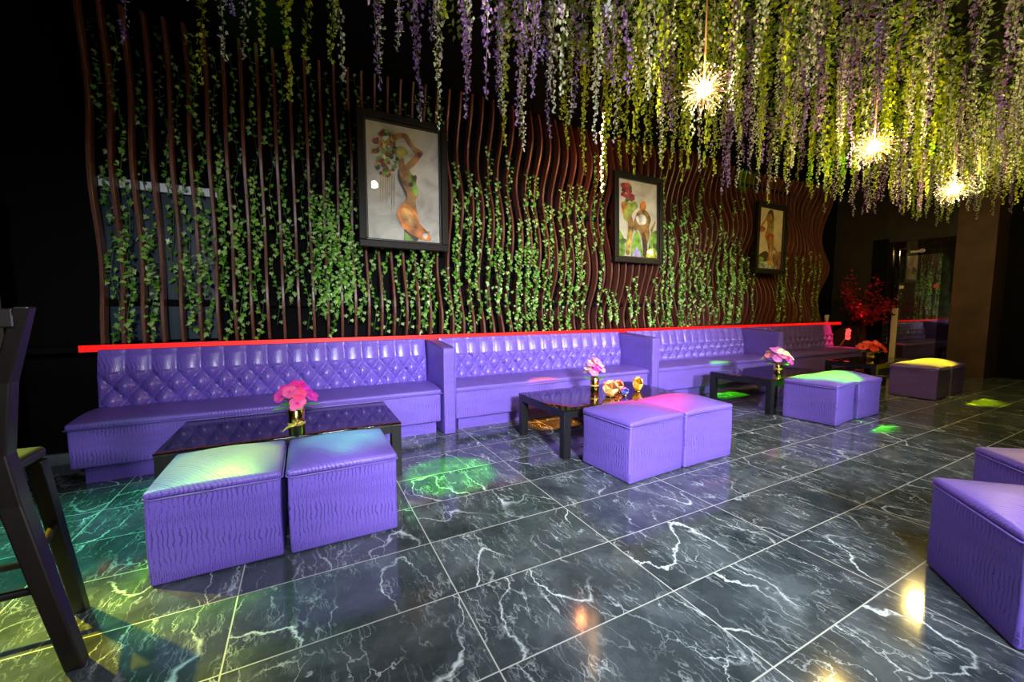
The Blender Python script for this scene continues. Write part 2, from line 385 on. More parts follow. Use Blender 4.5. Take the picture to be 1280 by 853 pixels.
for i in range(NS):
    x = SX0+(i+.5)*DX; behind = any(a < x < b for a, b in PICS)
    if i < 22:     # the left stretch is covered from top to bottom
        ivy(x+rv.uniform(-.02,.02), 3.82-rv.uniform(0,.25), rv.uniform(4.72,4.86), rv.choice((0,1,7,7)))
        if rv.random() < .55: ivy(x+rv.uniform(-.03,.03), rv.uniform(1.6,2.6), rv.uniform(4.60,4.68), rv.choice((3,4,5,5)), rv.uniform(.8,1.1))
        if 12 <= i <= 14:
            for q in range(2): ivy(x+rv.uniform(-.05,.05), rv.uniform(2.2,2.6), rv.uniform(4.58,4.64), rv.choice((3,4)), rv.uniform(.85,1.1))
    elif behind and i < 50:
        if rv.random() < .75: ivy(x, rv.uniform(1.4,1.75), rv.uniform(4.64,4.70), rv.choice((5,6)))
        ivy(x, 3.8, rv.uniform(4.78,4.82), 5)
    elif i < 64:
        top = rv.choice((3.55,3.2,2.9,2.5)) if not behind else 1.8
        ivy(x+rv.uniform(-.02,.02), top-rv.uniform(0,.3), rv.uniform(4.66,4.75), rv.choice((1,2,2,3)), rv.uniform(.85,1.1))
        if rv.random() < .6: ivy(x+rv.uniform(-.03,.03), rv.uniform(1.5,2.4), rv.uniform(4.60,4.68), rv.choice((3,4,4,5)), rv.uniform(.8,1.1))
    elif rv.random() < .5:
        ivy(x, rv.uniform(1.4,2.5), rv.uniform(4.62,4.72), rv.choice((3,4,5)), rv.uniform(.8,1.1))

# ------------------------------------------------------------------ ledge with red light strip
led = thing('ledge', 'long black ledge with a red light strip running behind the purple benches', 'ledge', (-1.66,4.58,.93))
mb = MB(); mb.box(0, 12.62, .012, .36, .0, .058); obj('board', mb, M_gloss, led, bevel=.004)
mb = MB(); mb.box(.0, 12.3, -.004, .012, .004, .058); obj('light_strip', mb, M_led, led)
mb = MB(); mb.box(-.62, -.5, .0, .012, .012, .03); mb.box(-.64, 0, .012, .3, 0, .05); o = obj('end_board', mb, [M_black], led)
mb = MB(); mb.box(-.55, -.49, -.004, .011, .018, .036); obj('light_strip', mb, M_led, led)

# ------------------------------------------------------------------ benches
BW = 2.755
def tuft(u, z, W, ztop):
    """cushion relief of the diamond tufted back, metres in front of the backboard"""
    w, h = .172, .235; zt = .755
    if z > zt+.0:
        f = abs(sin(pi*(u/w)))**.55
        e = min(1, (ztop-z)/.05); d = .012+.030*f*(.55+.45*e)
    else:
        a = u/w+(z-zt)/h; b = u/w-(z-zt)/h
        d = .002+.066*(abs(sin(pi*a))*abs(sin(pi*b)))**.42
        if z < .56: d = max(d, 0)+.012*(.56-z)/.1
    # edges
    e = min(u, W-u)
    if e < .06: d = d*max(0, e/.06)**.5+.02*(1-max(0, e/.06))
    return d
bm_ = MB(); bm_.add([(.010*cos(q)*c, -d, .010*sin(q)*c) for c, d in ((1,-.004),(1,0),(.6,.006)) for q in [2*pi*i/8 for i in range(8)]],
        [(o+i,o+(i+1)%8,o+8+(i+1)%8,o+8+i) for o in (0,8) for i in range(8)]+[tuple(range(16,24))])
BUTTON = bm_.mesh('button', M_button)
def bench(x0, label, W=BW, y0=3.93):
    t = thing('tufted_bench', label, 'bench', (x0,y0,0), 0, None)
    mb = MB(); mb.rbox(0, W, .004, .63, .135, .43, .018, 24); obj('base', mb, M_leather, t, True, weld=.0005)
    mb = MB(); mb.box(.05, W-.03, .09, .62, 0, .136); obj('toe_kick', mb, M_leather, t)
    mb = MB()
    def dome(p):
        if p.z > .44: p.z += .022*sin(pi*min(1, max(0, p.y/.6)))
        return p
    mb.rbox(-.006, W+.006, -.012, .60, .425, .472, .02, 24, dome); obj('seat_cushion', mb, M_leather, t, True, weld=.0005)
    mb = MB(); mb.tube([(-.006,.3,.43),(-.008,-.012,.43),(W*.5,-.014,.43),(W+.008,-.012,.43),(W+.006,.3,.43)], .006, 6); obj('piping', mb, M_piping, t, True)
    mb = MB(); zt = .945; zb = .47
    nu, nv = int(W/.0125), 44
    def bp(a, b):
        u = a*W; z = zb+(zt-zb)*b
        yb = .565+.055*b
        return (u, yb-tuft(u, z, W, zt)-.02*sin(pi*min(1,b*1.05)), z)
    mb.grid(bp, nu, nv)
    mb.grid(lambda a, b: (a*W, bp(a, 1)[1]+(.638-bp(a, 1)[1])*b, zt+.008*sin(pi*b)), nu, 3)
    for sx in (0, W): mb.add([(sx,.54,zb),(sx,.638,zb),(sx,.638,zt),(sx,.60,zt)], [(0,1,2,3)])
    mb.box(.004, W-.004, .61, .638, zb, zt)
    br = obj('backrest', mb, M_leather_soft, t, True)
    w, h = .172, .235; rows = ((.755,0), (.755-h/2,.5), (.755-h,0))
    for z, o in rows:
        n = int(W/w)+1
        for k in range(n+1):
            u = (k+o)*w
            if .05 < u < W-.05:
                b = (z-zb)/(zt-zb); y = .565+.055*b-.02*sin(pi*min(1,b*1.05))-.010
                link('button', BUTTON, br, (u,y,z))
    return t
UX = [-1.53, 1.382, 4.282, 7.182]
bench(UX[0], 'purple diamond-tufted wall bench nearest the black chair, first of the row', 2.75)
bench(UX[1], 'purple tufted wall bench behind the table with the glowing ornaments', 2.735)
bench(UX[2], 'purple tufted wall bench under the gap between second and third paintings', 2.735)
bench(UX[3], 'purple tufted wall bench at the far end beside the red-leaved tree', 2.9)
dl = ['purple upholstered divider panel between the first and second benches', 'purple upholstered divider panel between the second and third benches', 'purple upholstered divider panel between the third and fourth benches, farthest of three']
for i, x in enumerate((1.237, 4.137, 7.037)):
    t = thing('booth_divider', dl[i], 'divider', (x,3.89,0), 0, 'upholstered dividers between the benches')
    def slope(p):
        if p.z > .5: p.z += (.045*(p.y/.66))
        return p
    mb = MB(); mb.rbox(0, .128, 0, .68, 0, .895, .018, 14, slope); obj('panel', mb, M_leather, t, True, weld=.0005)
    mb = MB(); mb.tube([(.004,-.002,.02),(.004,-.002,.88),(.006,.06,.898),(.006,.64,.938)], .005, 6); mb.tube([(.124,-.002,.02),(.124,-.002,.88),(.122,.06,.898),(.122,.64,.938)], .005, 6)
    obj('piping', mb, M_piping, t, True)

# ------------------------------------------------------------------ ottomans
def ottoman(x, y, W, D, rz, label, h=.425, seed=0, wrinkle=0):
    t = thing('ottoman', label, 'ottoman', (x,y,0), rz, 'purple cube ottomans')
    r = random.Random(seed); a, b = r.uniform(0,6), r.uniform(0,6)
    def wob(p):
        q = Vector(p)
        f = sin(pi*min(1, max(0, p.z/h)))
        q.y += .006*f*sin(p.x*7+a)*(1 if p.y < D/2 else -1); q.x += .006*f*sin(p.y*7+b)
        q.z += 0
        if wrinkle and p.y < .1:
            for k, (u0, sl) in enumerate(((.10,.12),(.17,.05))):
                d = p.x-(u0-sl*(p.z-.3)); q.y -= .012*math.exp(-(d/.014)**2)*max(0, min(1, p.z/.12))*max(0, min(1, (.34-p.z)/.1))
        return q
    mb = MB(); mb.rbox(0, W, 0, D, 0.004, h, .014, 26, wob); obj('body', mb, M_leather, t, True, weld=.0005)
    mb = MB()
    def dome(p):
        if p.z > h+.012:
            u = max(0, min(1, p.x/W)); v = max(0, min(1, p.y/D)); p.z += .062*(sin(pi*u)*sin(pi*v))**.8
        return p
    mb.rbox(-.005, W+.005, -.005, D+.005, h-.004, h+.035, .02, 16, dome); obj('cushion_top', mb, M_leather, t, True, weld=.0005)
    mb = MB(); e = -.006; c = .016
    pts = [(c,e),(W-c,e),(W-e,c),(W-e,D-c),(W-c,D-e),(c,D-e),(e,D-c),(e,c),(c,e),(W*.5,e)]
    mb.tube([(px,py,h-.002) for px, py in pts], .0055, 6, False); obj('piping', mb, M_piping, t, True)
ottoman(-.68, 2.335, .545, .56, 0, 'purple ottoman with yellow-green light on top, left of the nearest pair', seed=1)
ottoman(-.105, 2.325, .555, .56, .0, 'purple ottoman by the pink orchid vase, right of the nearest pair', seed=2)
ottoman(2.08, 2.135, .595, .53, radians(3.5), 'purple ottoman with a corner toward the camera, left of the pair by ornaments', seed=3, h=.43)
ottoman(2.70, 2.165, .60, .535, radians(1), 'wrinkled purple ottoman, right of the pair beside the glowing ornaments', seed=4, h=.43, wrinkle=1)
ottoman(5.12, 2.19, .53, .53, radians(6), 'purple ottoman with green light on top, near one of the third pair', seed=5)
ottoman(5.67, 2.22, .56, .53, radians(0), 'purple ottoman with green light on top, farther one of the third pair', seed=6)
ottoman(7.82, 2.18, .55, .52, radians(4), 'purple ottoman with yellow-lit top, near one of the pair before the glass door', seed=7)
ottoman(8.40, 2.20, .55, .52, radians(2), 'purple ottoman in shadow, farther one of the pair before the glass door', seed=8)
ottoman(2.35, .385, .56, .56, radians(-48), 'large purple ottoman cut by the frame, lower one at right edge', seed=9)
ottoman(3.22, .42, .56, .56, radians(-44), 'purple ottoman mostly hidden behind the large one at right edge', seed=10)

# ------------------------------------------------------------------ tables
def table(x, y, W, D, label, h=.43, rz=0, g='gloss black low tables'):
    t = thing('coffee_table', label, 'table', (x,y,0), rz, g)
    mb = MB(); mb.rbox(0, W, 0, D, h-.012, h, .004); obj('glass_top', mb, M_gloss, t, True, weld=.0005)
    mb = MB(); a = .07
    mb.box(.006, W-.006, .006, a, h-.075, h-.012); mb.box(.006, W-.006, D-a, D-.006, h-.075, h-.012); mb.box(.006, a, a, D-a, h-.075, h-.012); mb.box(W-a, W-.006, a, D-a, h-.075, h-.012)
    obj('apron', mb, M_tableside, t, bevel=.003)
    for px in (.004, W-.076):
        for py in (.004, D-.076):
            mb = MB(); mb.box(px, px+.072, py, py+.072, 0, h-.013); obj('leg', mb, M_tableside, t, bevel=.004)
table(-.84, 3.08, 1.48, .80, 'gloss black low table behind the nearest ottoman pair', .42)
table(1.93, 2.76, 1.50, .82, 'gloss black low table holding the glowing ornaments', .43)
table(4.98, 2.80, 1.52, .84, 'gloss black low table holding the mixed pink and white orchids', .42)
table(7.86, 2.88, 1.50, .70, 'gloss black low table holding the red flowers near the door', .42)

# ------------------------------------------------------------------ vases and flowers
def vase(x, y, z, label, hh=.17, r=.048, bow=False):
    t = thing('gold_vase', label, 'vase', (x,y,z), 0, 'gold cylinder vases')
    mb = MB(); mb.lathe([(0,0),(r*.95,0),(r,.006),(r,hh-.004),(r-.003,hh),(r-.006,hh-.004),(r-.006,.02),(0,.02)], 28); obj('body', mb, M_gold, t, True)
    mb = MB(); mb.lathe([(r+.0005,hh*.40),(r+.003,hh*.42),(r+.003,hh*.48),(r+.0005,hh*.50)], 28); bd = obj('band', mb, M_ribbon, t, True)
    if bow:
        mb = MB(); zz = hh*.45
        for sgn, ln in ((-1,.085),(1,.05)):
            pts = [(0,-r-.004,zz)]+[(sgn*ln*k/6, -r-.012-.01*sin(k), zz+.012*sin(k*.6)-.03*(k/6)*(1 if sgn < 0 else -.4)) for k in range(1,7)]
            mb.tube(pts, [.006,.008,.009,.009,.008,.006,.003], 6)
        obj('bow', mb, M_ribbon, bd, True)
def petal(mb, o, d, n, L, W):
    d = d.normalized(); s = d.cross(n).normalized(); n = s.cross(d)
    pr = [(0,.0),(.25,.5),(.6,1),(.85,.75),(1,.0)]
    vs = []; 
    for t, w in pr:
        c = o+d*t*L+n*(.25*L*t*(1-t)*2-.1*L*t)
        vs += [c-s*w*W*.5-n*w*W*.08, c, c+s*w*W*.5-n*w*W*.08]
    fs = []
    for i in range(4): fs += [(i*3,i*3+1,i*3+4,i*3+3), (i*3+1,i*3+2,i*3+5,i*3+4)]
    mb.add([tuple(v) for v in vs], fs)
def bouquet(x, y, z, label, cols, seed, n=11, R0=.085, ht=.09, S=1.0, leafcol=(.10,.42,.04)):
    r = random.Random(seed)
    t = thing('flower_bouquet', label, 'flowers', (x,y,z), 0, 'flowers in the gold vases'); t.scale = (S,S,S)
    mats = [foliage('petal_%d_%d' % (seed, i), [c, tuple(min(1, v*1.15+.03) for v in c)], .5, .3, .3) for i, c in enumerate(cols)]
    stem = MB()
    for k in range(n):
        a = 2.4*k+r.uniform(-.3,.3); rad = R0*sqrt((k+.5)/n); zz = ht*(1-.75*(k/n))+r.uniform(-.01,.015)
        c = Vector((rad*cos(a), rad*sin(a), zz)); nrm = (c-Vector((0,0,-.03))).normalized()+Vector((0,-.5,.1)); nrm.normalize()
        stem.tube([(0,0,-.12/S),(c.x*.35,c.y*.35,zz*.4-.02),tuple(c-nrm*.008)], .003, 5)
        mb = MB(); u = nrm.orthogonal().normalized(); w = nrm.cross(u)
        for q in range(5):
            b = 2*pi*q/5+r.uniform(-.1,.1); petal(mb, c, u*cos(b)+w*sin(b)+nrm*.25, nrm, r.uniform(.042,.054), .048)
        mb.mi = 1
        for q in range(3):
            b = 2*pi*q/3; petal(mb, c+nrm*.003, u*cos(b)+w*sin(b)+nrm*1.2, nrm, .016, .012)
        obj('blossom', mb, [mats[k % len(mats)], mats[(k+1) % len(mats)]], t, True)
    obj('stems', stem, M_stem, t, True)
    ml = foliage('bouquet_leaf_%d' % seed, [leafcol, tuple(v*1.5 for v in leafcol)])
    for q in range(5):
        a = 1.3*q+seed; mb = MB(); petal(mb, Vector((.01*cos(a),.01*sin(a),-.02)), Vector((cos(a),sin(a),.25)), Vector((0,0,1)), .13, .05); obj('leaf', mb, ml, t, True)
PK = (.80,.02,.36); HP = (.62,.02,.50); LP = (.88,.26,.44); WH = (.88,.78,.74); VI = (.62,.12,.66); RD = (.62,.015,.015); CO = (.75,.09,.06)
vase(-.07, 3.12, .42, 'tall gold cylinder vase with a bow holding hot pink orchids', .185, .052, True)
bouquet(-.07, 3.12, .625, 'hot pink orchid bunch above the nearest table', [PK,HP,(.82,.05,.22),(.82,.10,.34)], 1, 17, .095, .12, 1.12)
vase(2.67, 3.28, .43, 'gold vase holding pale pink orchids beside the glowing ornaments', .15, .045)
bouquet(2.67, 3.28, .58, 'pale pink and magenta orchids in the vase by the glowing ornaments', [LP,WH,(.9,.45,.55),HP], 2, 15, .08, .16, 1.05)
vase(5.66, 3.12, .42, 'gold vase holding mixed violet and white orchids', .14, .05)
bouquet(5.66, 3.12, .56, 'violet pink and white orchids on the third table', [VI,LP,WH,HP], 3, 16, .11, .13, 1.4)
vase(8.49, 3.2, .42, 'small gold vase holding red flowers near the door', .15, .055)
bouquet(8.49, 3.2, .57, 'round red flower bunch on the farthest table', [RD,CO,(.9,.1,.12)], 4, 20, .105, .09, 1.65)

# ornaments on the second table
def crystal(x, y, z, r, col, es, label, seed, squash=1.0):
    rr = random.Random(seed); t = thing('crystal_tealight', label, 'ornament', (x,y,z), 0, 'glowing faceted ornaments on the second table')
    g = (1+sqrt(5))/2; V = [Vector(v).normalized() for v in ((-1,g,0),(1,g,0),(-1,-g,0),(1,-g,0),(0,-1,g),(0,1,g),(0,-1,-g),(0,1,-g),(g,0,-1),(g,0,1),(-g,0,-1),(-g,0,1))]
    F = [(0,11,5),(0,5,1),(0,1,7),(0,7,10),(0,10,11),(1,5,9),(5,11,4),(11,10,2),(10,7,6),(7,1,8),(3,9,4),(3,4,2),(3,2,6),(3,6,8),(3,8,9),(4,9,5),(2,4,11),(6,2,10),(8,6,7),(9,8,1)]
    vs = []; fs = []
    for f in F:
        c = (V[f[0]]+V[f[1]]+V[f[2]])/3*1.28; b = len(vs)
        vs += [V[i]*r*rr.uniform(.92,1.05) for i in f]+[c*r]
        fs += [(b,b+1,b+3),(b+1,b+2,b+3),(b+2,b,b+3)]
    mb = MB(); mb.add([(v.x, v.y, v.z*squash+r*squash*.95+.008) for v in vs], fs)
    m, nt, p, o = newmat('crystal_%d' % seed); gm = N(nt, 'ShaderNodeNewGeometry')
    cr = ramp(nt, gm.outputs['Random Per Island'], [(0, tuple(c*.08 for c in col)), (.5, tuple(c*.7 for c in col)), (1, tuple(min(1, c*1.1+.15) for c in col))])
    nt.links.new(cr, p.inputs['Base Color']); nt.links.new(cr, p.inputs['Emission Color']); p.inputs['Emission Strength'].default_value = es; p.inputs['Roughness'].default_value = .1
    obj('shade', mb, m, t)
    mb = MB(); mb.lathe([(0,0),(r*.6,0),(r*.6,.012),(r*.3,.016),(0,.016)], 14); obj('base', mb, M_gold, t, True)
crystal(2.66, 3.02, .43, .082, (1,.50,.16), .10, 'largest cream and orange faceted glowing ornament on the table', 41)
crystal(2.88, 3.16, .43, .062, (1,.20,.04), .10, 'orange red faceted ornament between the cream one and the amber one', 42)
crystal(2.81, 2.98, .43, .040, (.08,.12,.8), .08, 'small blue faceted ball ornament on the table', 43)
crystal(3.08, 3.08, .43, .058, (1,.42,.02), .10, 'amber faceted ornament standing apart near the purple ottomans', 44, 1.35)

# ------------------------------------------------------------------ paintings
def spline(pts, n=5):
    out = []; k = len(pts)
    for i in range(k):
        p0, p1, p2, p3 = (Vector(pts[(i+j-1)%k]) for j in range(4))
        for s in range(n):
            t = s/n; out.append(tuple(.5*((2*p1)+(p2-p0)*t+(2*p0-5*p1+4*p2-p3)*t*t+(3*p1-p0-3*p2+p3)*t**3)))
    return out
def painting(label, x0, x1, z0, z1, quad, shapes, bg, seed, tilt=0.0):
    W, H = x1-x0, z1-z0
    t = thing('framed_painting', label, 'painting', (x0,4.62 if tilt == 0 else 4.585,z0), 0, 'framed paintings on the slat screen')
    t.rotation_euler = (tilt,0,0)
    b = .075
    mb = MB()
    for (ax, bx, az, bz) in ((0,W,0,b),(0,W,H-b,H),(0,b,b,H-b),(W-b,W,b,H-b)):
        mb.box(ax, bx, -.055, .012, az, bz)
    obj('frame', mb, M_frame, t, bevel=.008)
    mb = MB()
    for (ax, bx, az, bz) in ((b,W-b,b,b+.022),(b,W-b,H-b-.022,H-b),(b,b+.022,b+.022,H-b-.022),(W-b-.022,W-b,b+.022,H-b-.022)): mb.box(ax, bx, -.035, .01, az, bz)
    obj('inner_moulding', mb, M_tableside, t, bevel=.005)
    iw, ih = W-2*b-.03, H-2*b-.03; ox, oz = b+.015, b+.015
    m, nt, p, o = newmat('painted_ground_%d' % seed); tc = N(nt, 'ShaderNodeTexCoord'); n = N(nt, 'ShaderNodeTexNoise', Scale=3.2, Detail=6, Roughness=.6, Distortion=.6); nt.links.new(tc.outputs['Object'], n.inputs['Vector'])
    nt.links.new(ramp(nt, n.outputs[0], bg), p.inputs['Base Color']); p.inputs['Roughness'].default_value = .5
    mats = [m]; mb = MB(); mb.box(ox, ox+iw, -.008, .006, oz, oz+ih)
    (tl, tr, br_, bl) = quad
    def uv(q):
        x, y = q; v = .5
        for _ in range(8):
            l = tl[0]+(bl[0]-tl[0])*v; rr = tr[0]+(br_[0]-tr[0])*v; u = (x-l)/(rr-l)
            T = tl[1]+(tr[1]-tl[1])*u; B = bl[1]+(br_[1]-bl[1])*u; v = (y-T)/(B-T)
        return u, v
    cache = {}
    for i, (col, pts) in enumerate(shapes):
        if col not in cache:
            mm, nt, p, o = newmat('paint_%d_%d' % (seed, i)); tc = N(nt, 'ShaderNodeTexCoord'); n = N(nt, 'ShaderNodeTexNoise', Scale=9, Detail=5); nt.links.new(tc.outputs['Object'], n.inputs['Vector'])
            nt.links.new(ramp(nt, n.outputs[0], [(.32, tuple(c*.15 for c in col)), (.5, tuple(c*.6 for c in col)), (.72, tuple(min(1, c*1.1) for c in col))]), p.inputs['Base Color']); p.inputs['Roughness'].default_value = .5
            mats.append(mm); cache[col] = len(mats)-1
        mb.mi = cache[col]
        P = [uv(q) for q in (spline(pts) if len(pts) > 4 else pts)]
        P = [(min(.995, max(.005, u)), min(.995, max(.005, v))) for u, v in P]
        vs = [Vector((ox+u*iw, -.0085-.0002*i, oz+(1-v)*ih)) for u, v in P]
        tri = geometry.tessellate_polygon([vs])
        mb.add([tuple(v) for v in vs], [tuple(reversed(f)) if (vs[f[1]]-vs[f[0]]).cross(vs[f[2]]-vs[f[0]]).y > 0 else tuple(f) for f in tri])
    obj('canvas', mb, mats, t)
    mb = MB(); mb.box(b+.008, W-b-.008, -.024, -.021, b+.008, H-b-.008); obj('glass', mb, M_glaze, t)
def blob(cx, cy, r, seed, k=7):
    r_ = random.Random(seed); return [(cx+r*r_.uniform(.7,1.2)*cos(2*pi*i/k), cy+r*r_.uniform(.7,1.2)*sin(2*pi*i/k)) for i in range(k)]
TAN = (.40,.20,.055); OR = (.80,.25,.04); GRN = (.22,.46,.05); DK = (.06,.03,.02); YEL = (.72,.45,.08); DG = (.08,.14,.03); MAR = (.30,.03,.05); WHT = (.8,.76,.62); GOLD = (.52,.38,.16)
S1 = []
rp = random.Random(3)
for k in range(7):
    x = 205+k*11; S1.append((GOLD, [(x,390),(x+7,390),(x+5,rp.uniform(470,600)),(x+2,rp.uniform(470,600))]))
for k in range(90):
    a = rp.uniform(0,6.28); q = sqrt(rp.random()); S1.append((rp.choice((GRN,DG,YEL,WHT,OR,DG,MAR,GRN)), blob(232+62*q*cos(a), 295+105*q*sin(a), rp.uniform(6,15), k)))
S1 += [(TAN, [(262,212),(300,200),(335,205),(352,230),(375,262),(408,280),(420,295),(405,318),(385,345),(360,365),(338,374),(325,358),(350,330),(380,300),(365,275),(342,250),(322,225),(290,228),(266,234)]),
       (TAN, [(297,330),(320,318),(328,350),(350,372),(358,392),(378,405),(388,425),(386,445),(397,468),(398,492),(386,520),(392,560),(396,592),(345,600),(300,590),(300,555),(325,530),(335,500),(318,462),(298,425),(290,395),(297,365)]),
       ((.42,.40,.06), [(285,270),(300,262),(325,268),(343,290),(336,303),(318,313),(300,325),(285,310)]),
       (DK, [(296,372),(303,400),(318,440),(338,480),(342,505),(334,498),(316,460),(297,425),(290,397)]),
       (GRN, [(350,385),(372,405),(386,440),(397,470),(390,497),(372,480),(352,440)]), (MAR, blob(376,412,16,7)), (DK, blob(360,445,12,8)),
       (OR, [(300,555),(330,535),(370,560),(396,592),(412,632),(442,662),(466,688),(470,712),(432,710),(400,702),(365,685),(330,664),(303,620),(291,582)]),
       (DK, [(330,660),(365,683),(402,702),(392,716),(352,700),(334,684)]), ((.9,.45,.12), [(315,560),(345,560),(372,590),(390,630),(370,645),(335,625),(318,595)]),
       (GRN, [(328,668),(360,695),(388,722),(330,722)]), (MAR, blob(400,300,14,5)), (WHT, blob(440,690,14,9))]
BG = [(.25, (.20,.18,.155)), (.5, (.44,.43,.40)), (.75, (.62,.60,.55))]
painting('framed painting of a tan dancer with arm raised over flowery hair, nearest and largest', .555, 1.535, 1.955, 3.375, ((125,132),(505,197),(525,727),(150,708)), S1, BG, 1)
S2 = [(GRN, [(165,520),(200,560),(215,640),(205,715),(165,708)]), (DG, blob(200,600,26,2)), (GRN, [(400,560),(425,530),(446,540),(447,735),(400,735)]), (DG, blob(430,640,22,3))]
for k in range(16):
    a = rp.uniform(0,6.28); q = sqrt(rp.random()); S2.append((rp.choice((MAR,(.5,.05,.04),DG,MAR,DK)), blob(232+48*q*cos(a), 228+68*q*sin(a), rp.uniform(14,24), 60+k)))
S2 += [(OR, [(190,310),(215,300),(232,325),(215,365),(200,400),(190,350)]), (GRN, [(215,312),(250,308),(252,325),(222,328)]), ((.34,.42,.06), [(235,330),(285,300),(305,345),(270,385),(262,430),(275,500),(255,600),(245,690),(218,690),(228,560),(235,470),(205,430),(205,380)]),
       (TAN, [(235,410),(262,420),(272,500),(252,560),(236,520)]), (OR, [(318,350),(330,312),(352,300),(366,330),(360,365),(335,375)]), (TAN, [(300,385),(340,365),(378,385),(400,440),(385,500),(390,560),(370,620),(338,610),(325,560),(310,520),(280,520),(275,460),(288,420)]),
       (WHT, blob(330,440,42,11)), (DK, [(335,540),(360,560),(372,640),(372,722),(345,722),(338,640)]), (TAN, [(395,520),(432,450),(438,462),(405,540)]),  # the white blob is lamp glare on the glass, painted into the figure
       (GRN, [(258,720),(262,620),(285,540),(300,530),(320,580),(330,650),(338,722)]), (GRN, [(368,712),(382,640),(402,560),(412,640),(408,712)]), ((.48,.42,.72), [(265,720),(270,680),(290,645),(312,668),(325,700),(322,722)]), ((.52,.58,.06), [(362,730),(372,690),(400,672),(425,690),(445,668),(446,735)]), (YEL, [(222,690),(240,560),(258,480),(262,540),(250,640),(240,700)])]
BG2 = [(.25, (.30,.27,.20)), (.5, (.48,.45,.36)), (.75, (.60,.58,.48))]
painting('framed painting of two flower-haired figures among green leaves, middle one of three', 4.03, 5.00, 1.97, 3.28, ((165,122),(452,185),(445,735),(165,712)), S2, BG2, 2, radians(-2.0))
S3 = [(DK, [(135,620),(160,580),(200,560),(225,590),(222,640),(180,665),(138,660)]), (GRN, [(135,640),(160,610),(190,640),(175,665),(138,662)]), ((.32,.17,.10), [(255,600),(280,580),(331,575),(330,730),(290,725),(262,670)]), ((.55,.65,.66), [(131,668),(200,660),(262,690),(290,726),(131,717)]),
      (TAN, [(205,215),(222,186),(240,190),(250,225),(255,270),(258,330),(255,400),(250,450),(200,450),(192,400),(205,340),(198,280),(180,310),(160,340),(150,330),(178,280),(195,245)]), (DK, [(205,215),(222,186),(245,195),(256,260),(250,300),(236,230)]),
      (MAR, blob(165,360,30,4)), (OR, blob(160,365,16,6)), ((.62,.16,.06), [(196,400),(256,405),(260,450),(225,455),(192,450)]), ((.42,.40,.10), [(222,320),(252,320),(255,400),(225,395)]),
      (TAN, [(200,452),(228,455),(238,540),(232,600),(242,660),(232,690),(215,640),(222,580),(212,510)]), (TAN, [(230,455),(262,450),(268,520),(300,570),(290,580),(262,550),(250,600),(252,660),(238,660),(244,560),(238,510)]), (YEL, [(215,660),(245,640),(252,690),(222,700)])]
painting('framed painting of a standing figure by dark rocks, farthest of the three', 7.42, 8.36, 1.95, 3.25, ((138,155),(333,197),(330,733),(130,718)), S3, [(.25,(.34,.28,.20)),(.5,(.50,.44,.33)),(.75,(.60,.54,.42))], 3)

# ------------------------------------------------------------------ hanging blossom strands
def bloom_variant(L, seed, kind):
    r = random.Random(seed); mb = MB(); st = MB(); lf = MB()
    ph = r.uniform(0,6); path = lambda z: Vector((.018*sin(z*7+ph)*z/L, .018*cos(z*6+ph)*z/L, -z))
    st.tube([path(L*i/10) for i in range(11)], [.004-.0025*i/10 for i in range(11)], 4)
    z = .10 if kind != 'leaf' else .02
    while z < L:
        t = z/L; rad = (.040*(1-t)**.7+.009)*(1.0 if kind != 'leaf' else .85); p = path(z)
        a = r.uniform(0,2*pi); c = p+Vector((cos(a),sin(a),0))*rad*r.uniform(.3,1)
        out = Vector((cos(a),sin(a),r.uniform(-.7,.4)))
        s = r.uniform(.021,.034)*(1-.40*t)
        if kind == 'leaf': s *= 1.25
        for q in range(2):
            d = (out*.4+Vector((r.gauss(0,1),r.gauss(0,1),r.gauss(-.3,.8)))).normalized(); n = d.orthogonal().normalized()
            sd = d.cross(n); w = s*.48
            b = c
            mb.add([tuple(b), tuple(b+d*s*.5-sd*w+n*s*.12), tuple(b+d*s), tuple(b+d*s*.5+sd*w+n*s*.12)], [(0,1,2,3)])
        z += r.uniform(.0065,.013)*(1+.3*t)
    for k in range(9):      # pinnate leaves round the top of the strand
        a = r.uniform(0,2*pi); d = Vector((cos(a),sin(a),r.uniform(-.6,.2))); o = path(.02+.018*k)
        for q in range(5):
            b = o+d*.03*(q+1); sd = Vector((-sin(a),cos(a),-.4))*(1 if q%2 else -1); n = Vector((0,0,1)); e = (sd+d*.4).normalized(); w = e.cross(n).normalized()*.011
            lf.add([tuple(b), tuple(b+e*.022-w), tuple(b+e*.05), tuple(b+e*.022+w)], [(0,1,2,3)])
    return mb, st, lf
MS = {'white': M_wwhite, 'purple': M_wpurple, 'leaf': M_wgreen}
BV = {}
for kd in MS:
    BV[kd] = []
    for i, L in enumerate((.72,.86,1.0,1.12,.94)):
        a, b, c = bloom_variant(L, 70+i+{'white':0,'purple':20,'leaf':40}[kd], kd)
        a.mi = 1; a.v, a.f, a.m, nb = a.v+b.v, a.f+[tuple(q+len(a.v) for q in f) for f in b.f], a.m+[1]*len(b.f), 0
        BV[kd].append((L, a.mesh(kd+'_strand', [MS[kd], M_stem], False), c.mesh(kd+'_strand_leaves', M_canopy, False)))
INFO = {'white': ('white_wisteria', 'white wisteria strand hanging from the black ceiling', 'hanging flowers', 'white wisteria strands'),
        'purple': ('purple_wisteria', 'purple wisteria strand hanging from the black ceiling', 'hanging flowers', 'purple wisteria strands'),
        'leaf': ('leaf_garland', 'lime green leaf strand hanging from the black ceiling', 'hanging foliage', 'lime leaf strands')}
LAMPS = [(2.50,1.96,2.80), (4.85,1.92,2.82), (7.39,2.07,2.80)]
rb = random.Random(21); cnt = {k: 0 for k in MS}
spots = []
sp = .228
